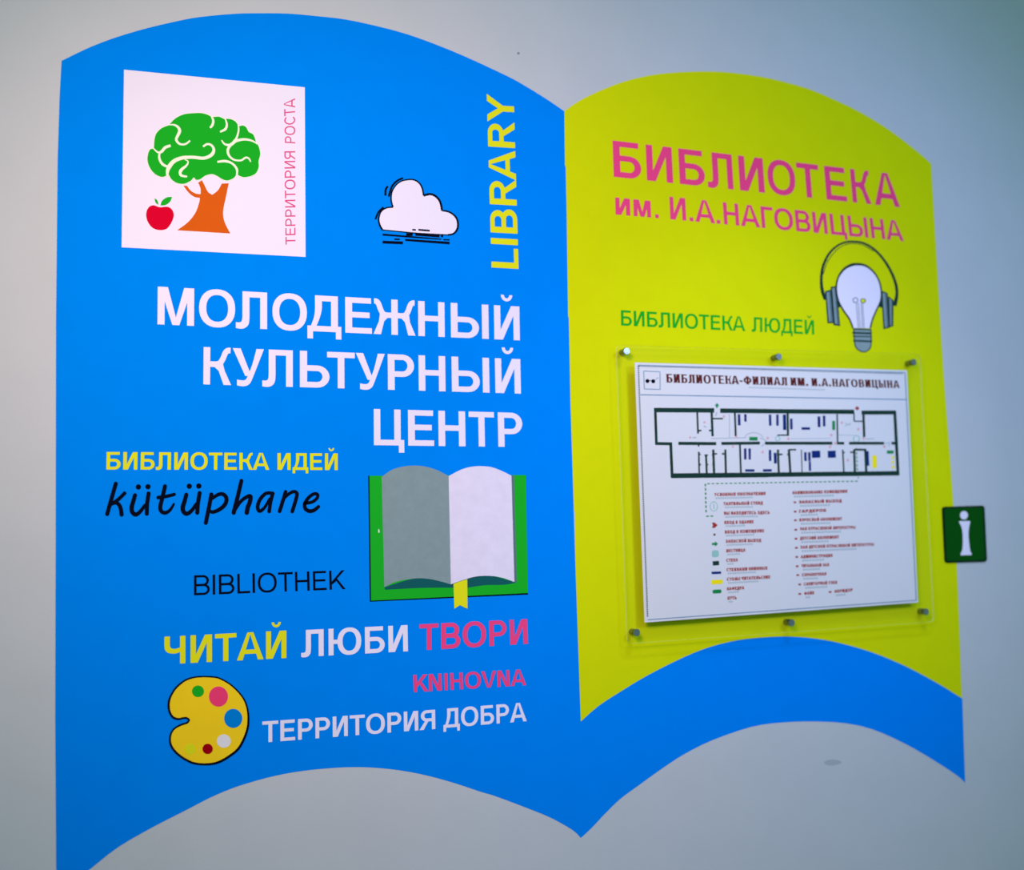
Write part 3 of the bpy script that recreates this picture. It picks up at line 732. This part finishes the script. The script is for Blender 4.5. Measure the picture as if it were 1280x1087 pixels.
# logo with dark glasses
p = Draw(PHOTO, I1, I2)
lg = [(804.6, 463.6), (825, 464.6), (825.2, 486.6), (805.4, 486)]
for i in range(4): p.line([lg[i], lg[(i + 1) % 4]], 1)
p.build('logo_frame', M_P_LINE, sh)
p = Draw(PHOTO, I1, I2)
p.ellipse(809.3, 476.1, 2.5, 2.6, 14); p.ellipse(816.6, 476.4, 2.5, 2.6, 14); p.line([(809.3, 475.4), (816.6, 475.7)], .7)
p.build('glasses_mark', M_BLACK, sh)
Draw(PHOTO, I1, I2).line([(818.4, 475.2), (822.3, 471.8), (823.5, 473)], .6).build('glasses_arm', M_P_LINE, sh)
# heading
VH = View(800, 450, 180 / 1280)
text(sh, 'БИБЛИОТЕКА-ФИЛИАЛ ИМ. И.А.НАГОВИЦЫНА', (832.9, 467.1), (1123.9, 475.6), (1124.8, 484.9), (833.4, 477.9), M_P_MAROON, I1, I2, (.27, .13), serif=True, track=.04, space=.3)
p = Draw(PHOTO, I1, I2 - 2e-5)
dotted(p, (936, 484), (1033, 487.2), 3.2, 2.3, 1.5)
p.build('raised_dots', M_P_PALE, sh)
# plan walls
p = Draw(P3, I1, I2)
for l in ((313, 502, 722, 504, 27), (762, 506, 1087, 509, 27), (321, 490, 329, 735, 16), (322, 729, 432, 731, 18), (426, 722, 436, 960, 17), (430, 948, 1087, 942, 29),
          (478, 728, 735, 730, 19), (770, 729, 1032, 726, 18), (1068, 726, 1087, 727, 18), (606, 515, 612, 662, 11), (704, 515, 711, 680, 14), (712, 560, 782, 560, 9),
          (862, 520, 868, 680, 12), (612, 641, 634, 641, 10), (686, 641, 711, 641, 10), (616, 735, 616, 750, 9), (617, 785, 620, 930, 10), (666, 805, 671, 930, 12), (715, 770, 721, 930, 14), (797, 770, 801, 930, 13),
          (896, 738, 903, 930, 11), (655, 808, 680, 808, 8), (616, 803, 630, 803, 9), (620, 872, 632, 872, 9), (662, 872, 682, 872, 9), (708, 872, 722, 872, 9), (706, 806, 720, 806, 9), (720, 799, 741, 799, 9), (774, 799, 797, 799, 10)):
    p.line([l[:2], l[2:4]], l[4] * 1.15)
p.v = P4
for l in ((0, 509, 640, 514, 26), (690, 519, 922, 518, 24), (915, 508, 938, 940, 18), (0, 942, 946, 931, 27), (35, 727, 492, 727, 18), (522, 727, 572, 727, 16), (605, 727, 843, 727, 17), (893, 727, 932, 727, 17),
          (188, 520, 190, 677, 13), (118, 672, 196, 672, 8), (524, 530, 527, 722, 9), (638, 520, 640, 578, 8), (640, 578, 702, 578, 7), (703, 530, 708, 685, 14), (122, 770, 128, 930, 13), (130, 803, 152, 803, 10),
          (184, 803, 197, 803, 9), (196, 770, 206, 925, 14), (195, 771, 245, 771, 9), (281, 770, 286, 925, 6), (562, 770, 570, 925, 9), (560, 790, 576, 790, 9), (612, 788, 640, 788, 9), (640, 770, 645, 925, 14), (640, 771, 722, 771, 12), (715, 770, 722, 925, 14)):
    p.line([l[:2], l[2:4]], l[4] * 1.15)
p.build('plan_walls', M_P_DARK, sh)
def marks(name, material, v, rows, d_=0):
    for l in rows:
        Draw(v, I1, I2 + 2e-5 + d_).line([l[:2], l[2:4]], l[4]).build(name, material, sh)
marks('shelf_mark', M_P_NAVY, P3, ((890, 530, 892, 606, 18), (933, 530, 934, 581, 16), (932, 762, 933, 838, 17), (962, 762, 963, 838, 16), (932, 912, 995, 912, 17)))
marks('shelf_mark', M_P_NAVY, P4, ((68, 532, 70, 608, 17), (118, 532, 119, 608, 17), (166, 532, 168, 637, 22), (212, 560, 214, 633, 17), (282, 627, 340, 627, 17), (400, 545, 402, 618, 19), (435, 540, 436, 613, 17),
                                   (68, 772, 69, 848, 17), (103, 792, 105, 865, 20), (20, 912, 80, 911, 17), (308, 788, 309, 848, 17), (335, 788, 336, 848, 17), (338, 850, 340, 915, 15), (380, 778, 382, 826, 58),
                                   (487, 778, 489, 826, 55), (728, 780, 733, 880, 20)))
marks('desk_mark', M_P_GREEN, P3, ((960, 697, 1016, 697, 25),))
marks('desk_mark', M_P_GREEN, P4, ((500, 575, 501, 637, 20), (862, 787, 908, 787, 22)))
marks('table_mark', M_P_YEL, P4, ((777, 810, 780, 895, 30), (902, 815, 903, 832, 18), (902, 846, 903, 863, 18), (904, 880, 905, 898, 18)))
p = Draw(P3, I1, I2 + 3e-5); p.poly([(724, 470), (740, 452), (757, 470), (740, 492)]); p.v = P4; p.ring(655, 697, 24, 26, 7); p.ring(120, 695, 18, 18, 6)
p.build('exit_arrow', M_P_MINT, sh); p = Draw(P3, I1, I2 + 5e-5).poly([(728, 470), (740, 455), (753, 470), (746, 474), (744, 488), (736, 488), (734, 474)]).build('exit_arrow', M_P_GREEN, sh)
Draw(P4, I1, I2 + 3e-5).ellipse(660, 490, 13, 12, 12).build('entrance_mark', M_P_RED, sh)
p = Draw(P3, I1, I2 + 2e-5)
for x, y in ((558, 688), (848, 750), (1051, 787), (788, 545), (655, 585), (872, 685)): p.ellipse(x, y, 8, 9, 10)
p.v = P4
for x, y in ((52, 692), (193, 697), (556, 588), (668, 632), (484, 672), (476, 752), (597, 842), (845, 750), (704, 694), (512, 727), (18, 787)): p.ellipse(x, y, 9, 10, 10)
p.build('room_numbers', M_P_ROSE, sh)
p = Draw(P3, I1, I2 + 1e-5)
p.line([(575, 690), (600, 688)], 9); p.line([(825, 530), (825, 690)], 5); p.line([(700, 695), (940, 690)], 5); p.line([(925, 690), (950, 665), (990, 655), (1030, 665), (1055, 690)], 5, 4); p.line([(650, 610), (668, 618)], 8); p.line([(740, 515), (730, 545)], 7)
p.v = P4; p.line([(0, 692), (40, 712), (10, 750)], 6, 4); p.line([(210, 697), (480, 694)], 4); p.line([(520, 672), (640, 672)], 4); p.line([(575, 590), (615, 605)], 5); p.line([(575, 612), (620, 590)], 5)
p.line([(715, 697), (775, 697)], 6); p.line([(850, 730), (880, 722), (875, 750)], 6)
p.build('route_line', M_P_PALE, sh)
p = Draw(PHOTO, I1, I2 + 1e-5)
a1 = P4.px((668, 955)); a2 = P4.px((664, 985)); a3 = P5.px((575, 21)); a4 = P5.px((580, 213)); a5 = P5.px((655, 210))
dotted(p, a1, a2, 3, 2, 1.2); dotted(p, a2, a3, 5.6, 3.4, 1.3); dotted(p, a3, a4, 5.4, 3.2, 1.7); dotted(p, a4, a5, 5.4, 3.4, 1.6)
dotted(p, P4.px((655, 760)), P4.px((664, 950)), 5, 3, 1.2)
p.build('dotted_route', M_P_GREEN, sh)
# legend
def leg(txt, x0, y0, x1, y1, v, hh=9.5):
    """centre line of a legend row, with its line of raised dots below"""
    text(sh, txt, (x0, y0 - hh), (x1, y1 - hh), (x1, y1 + hh), (x0, y0 + hh), M_P_RED, I1, I2, (.32, .26), view=v, name='legend_line', joined=True)
    dr = Draw(v, I1, I2)
    k = .78
    a, b = (x0 + 8, y0 + hh + 12), (x0 + (x1 - x0) * k, y0 + (y1 - y0) * k + hh + 12)
    dotted(dr, a, b, 13, 9, 10)
    dr.build('raised_dots', M_P_PALE, sh)
for tx, a, b, c_, d_ in (('УСЛОВНЫЕ ОБОЗНАЧЕНИЯ', 628, 85, 930, 78), ('ТАКТИЛЬНЫЙ СТЕНД', 682, 139, 915, 134), ('ВЫ НАХОДИТЕСЬ ЗДЕСЬ', 685, 195, 955, 190), ('ВХОД В ЗДАНИЕ', 687, 250, 860, 245),
                     ('ВХОД В ПОМЕЩЕНИЕ', 690, 306, 922, 298), ('ЗАПАСНОЙ ВЫХОД', 694, 361, 905, 354), ('ЛЕСТНИЦА', 697, 417, 812, 412), ('СТЕНА', 698, 473, 768, 470),
                     ('СТЕЛЛАЖИ КНИЖНЫЕ', 700, 529, 942, 518), ('СТОЛЫ ЧИТАТЕЛЬСКИЕ', 702, 585, 958, 571), ('КАФЕДРА', 703, 641, 805, 635), ('ПУТЬ', 706, 697, 760, 693)):
    leg(tx, a, b, c_, d_, P5)
for tx, a, b, c_, d_ in (('НАИМЕНОВАНИЕ ПОМЕЩЕНИЯ', 168, 106, 450, 98), ('ЗАПАСНЫЙ ВЫХОД', 200, 154, 422, 147), ('ГАРДЕРОБ', 202, 202, 342, 196), ('ВЗРОСЛЫЙ АБОНЕМЕНТ', 203, 246, 423, 240),
                     ('ЗАЛ ОТРАСЛЕВОЙ ЛИТЕРАТУРЫ', 205, 292, 493, 284), ('ДЕТСКИЙ АБОНЕМЕНТ', 206, 341, 408, 334), ('ЗАЛ ДЕТСКОЙ ОТРАСЛЕВОЙ ЛИТЕРАТУРЫ', 208, 387, 588, 372),
                     ('АДМИНИСТРАЦИЯ', 210, 436, 374, 429), ('ЧИТАЛЬНЫЙ ЗАЛ', 214, 483, 356, 477), ('СПРАВОЧНАЯ', 216, 530, 342, 524), ('САНИТАРНЫЙ УЗЕЛ', 226, 577, 397, 568), ('ФОЙЕ', 228, 626, 280, 622), ('КОРИДОР', 385, 615, 478, 607)):
    leg(tx, a, b, c_, d_, P6, 8)
p = Draw(P6, I1, I2)
for x, y in ((180, 155), (182, 203), (183, 248), (185, 297), (186, 343), (188, 390), (190, 437), (192, 485), (195, 531), (205, 579), (205, 628), (362, 618)): p.line([(x - 7, y), (x + 7, y)], 9)
p.build('row_numbers', M_P_RED, sh)
Draw(P5, I1, I2).poly([(613, 250), (630, 250), (648, 265), (630, 282), (613, 282), (620, 266)]).build('entrance_mark', M_P_RED, sh)
Draw(P5, I1, I2).ellipse(629, 321, 7, 7, 10).build('door_mark', M_P_MAROON, sh)
Draw(P5, I1, I2).poly([(614, 370), (632, 370), (632, 360), (650, 376), (632, 392), (632, 383), (614, 383)]).build('exit_arrow', M_P_GREEN, sh)
Draw(P5, I1, I2).poly(rounded([(612, 415), (654, 412), (656, 453), (614, 456)], 14)).build('stair_mark', M_P_MINT, sh)
Draw(P5, I1, I2).poly([(618, 478), (656, 476), (657, 502), (619, 504)]).build('wall_mark', M_P_DARK, sh)
Draw(P5, I1, I2).poly(rounded([(611, 540), (668, 538), (669, 553), (612, 555)], 5)).build('shelf_mark', M_P_NAVY, sh)
Draw(P5, I1, I2).poly(rounded([(609, 589), (677, 586), (678, 612), (610, 616)], 8)).build('table_mark', M_P_YEL, sh)
Draw(P5, I1, I2).poly(rounded([(617, 647), (670, 644), (671, 667), (618, 670)], 10)).build('desk_mark', M_P_GREEN, sh)
p = Draw(P5, I1, I2); p.ring(625, 155, 24, 30, 5); p.line([(625, 140), (626, 172)], 6); p.ellipse(625, 130, 4, 4, 8); p.build('information_mark', M_P_MINT, sh)

# standoff pins: barrel from the wall through the plate, cap in front
def pin(px, py):
    x, z = wall_xz(px, py, .030)
    def cyl(name, prof, parent):
        me = bpy.data.meshes.new(name); v = []; f = []; n = 28
        for y, r in prof:
            v += [(x + r * math.cos(2 * math.pi * i / n) - board.location.x, y - board.location.y, z + r * math.sin(2 * math.pi * i / n) - board.location.z) for i in range(n)]
        for k in range(len(prof) - 1):
            for i in range(n):
                f.append((k * n + i, k * n + (i + 1) % n, (k + 1) * n + (i + 1) % n, (k + 1) * n + i))
        f.append(tuple(range(n))[::-1]); f.append(tuple(range((len(prof) - 1) * n, len(prof) * n)))
        me.from_pydata(v, [], f)
        bm = bmesh.new(); bm.from_mesh(me); bmesh.ops.recalc_face_normals(bm, faces=bm.faces); bm.to_mesh(me); bm.free()
        me.materials.append(M_STEEL)
        for q in me.polygons: q.use_smooth = len(q.vertices) == 4
        o = bpy.data.objects.new(name, me); COL.objects.link(o); o.parent = parent
        try: me.set_sharp_from_angle(angle=math.radians(35))
        except Exception: pass
        return o
    s_ = cyl('standoff', [(0, .0085), (-PB, .0085)], board)
    c_ = cyl('cap', [(-PF, .0095), (-.0295, .0095), (-.0305, .0088)], s_)
for q in ((783.3, 438.6), (973.8, 445.6), (1142.6, 452.4), (1158, 764.4), (990, 778), (796.2, 790.4)): pin(*q)

# ------------------------------------------------------------------ information sign
t = thing('information_sign', 'small dark green sign with white letter i, right of the lime page', 'sign', 1207, 703)
q = [(1177.9, 633.2), (1230.7, 631.6), (1234, 701.7), (1181.3, 703.3)]
Draw(PHOTO, 5e-4, .0035).poly(rounded(q, 4)).build('plate', M_SIGND, t)
cx, cy = 1205.8, 667.4
q2 = [(cx + (x - cx) * .90, cy + (y - cy) * .93) for x, y in q]
Draw(PHOTO, .0035, .0038).poly(rounded(q2, 3)).build('panel', M_SIGN, t)
p = Draw(P6, .0038, .0041); p.ellipse(1053, 222, 20, 22, 24)
p.poly(chain([(1028, 252), (1084, 252)], [(1084, 252), (1084, 260)], [(1084, 260), (1077, 300), (1077, 340), (1084, 400), (1092, 420), (1092, 427)], [(1092, 427), (1036, 429)], [(1036, 429), (1036, 421), (1045, 395), (1047, 345), (1042, 290), (1028, 259)], [(1028, 259), (1028, 252)]))
p.build('letter', M_WHITE, t)
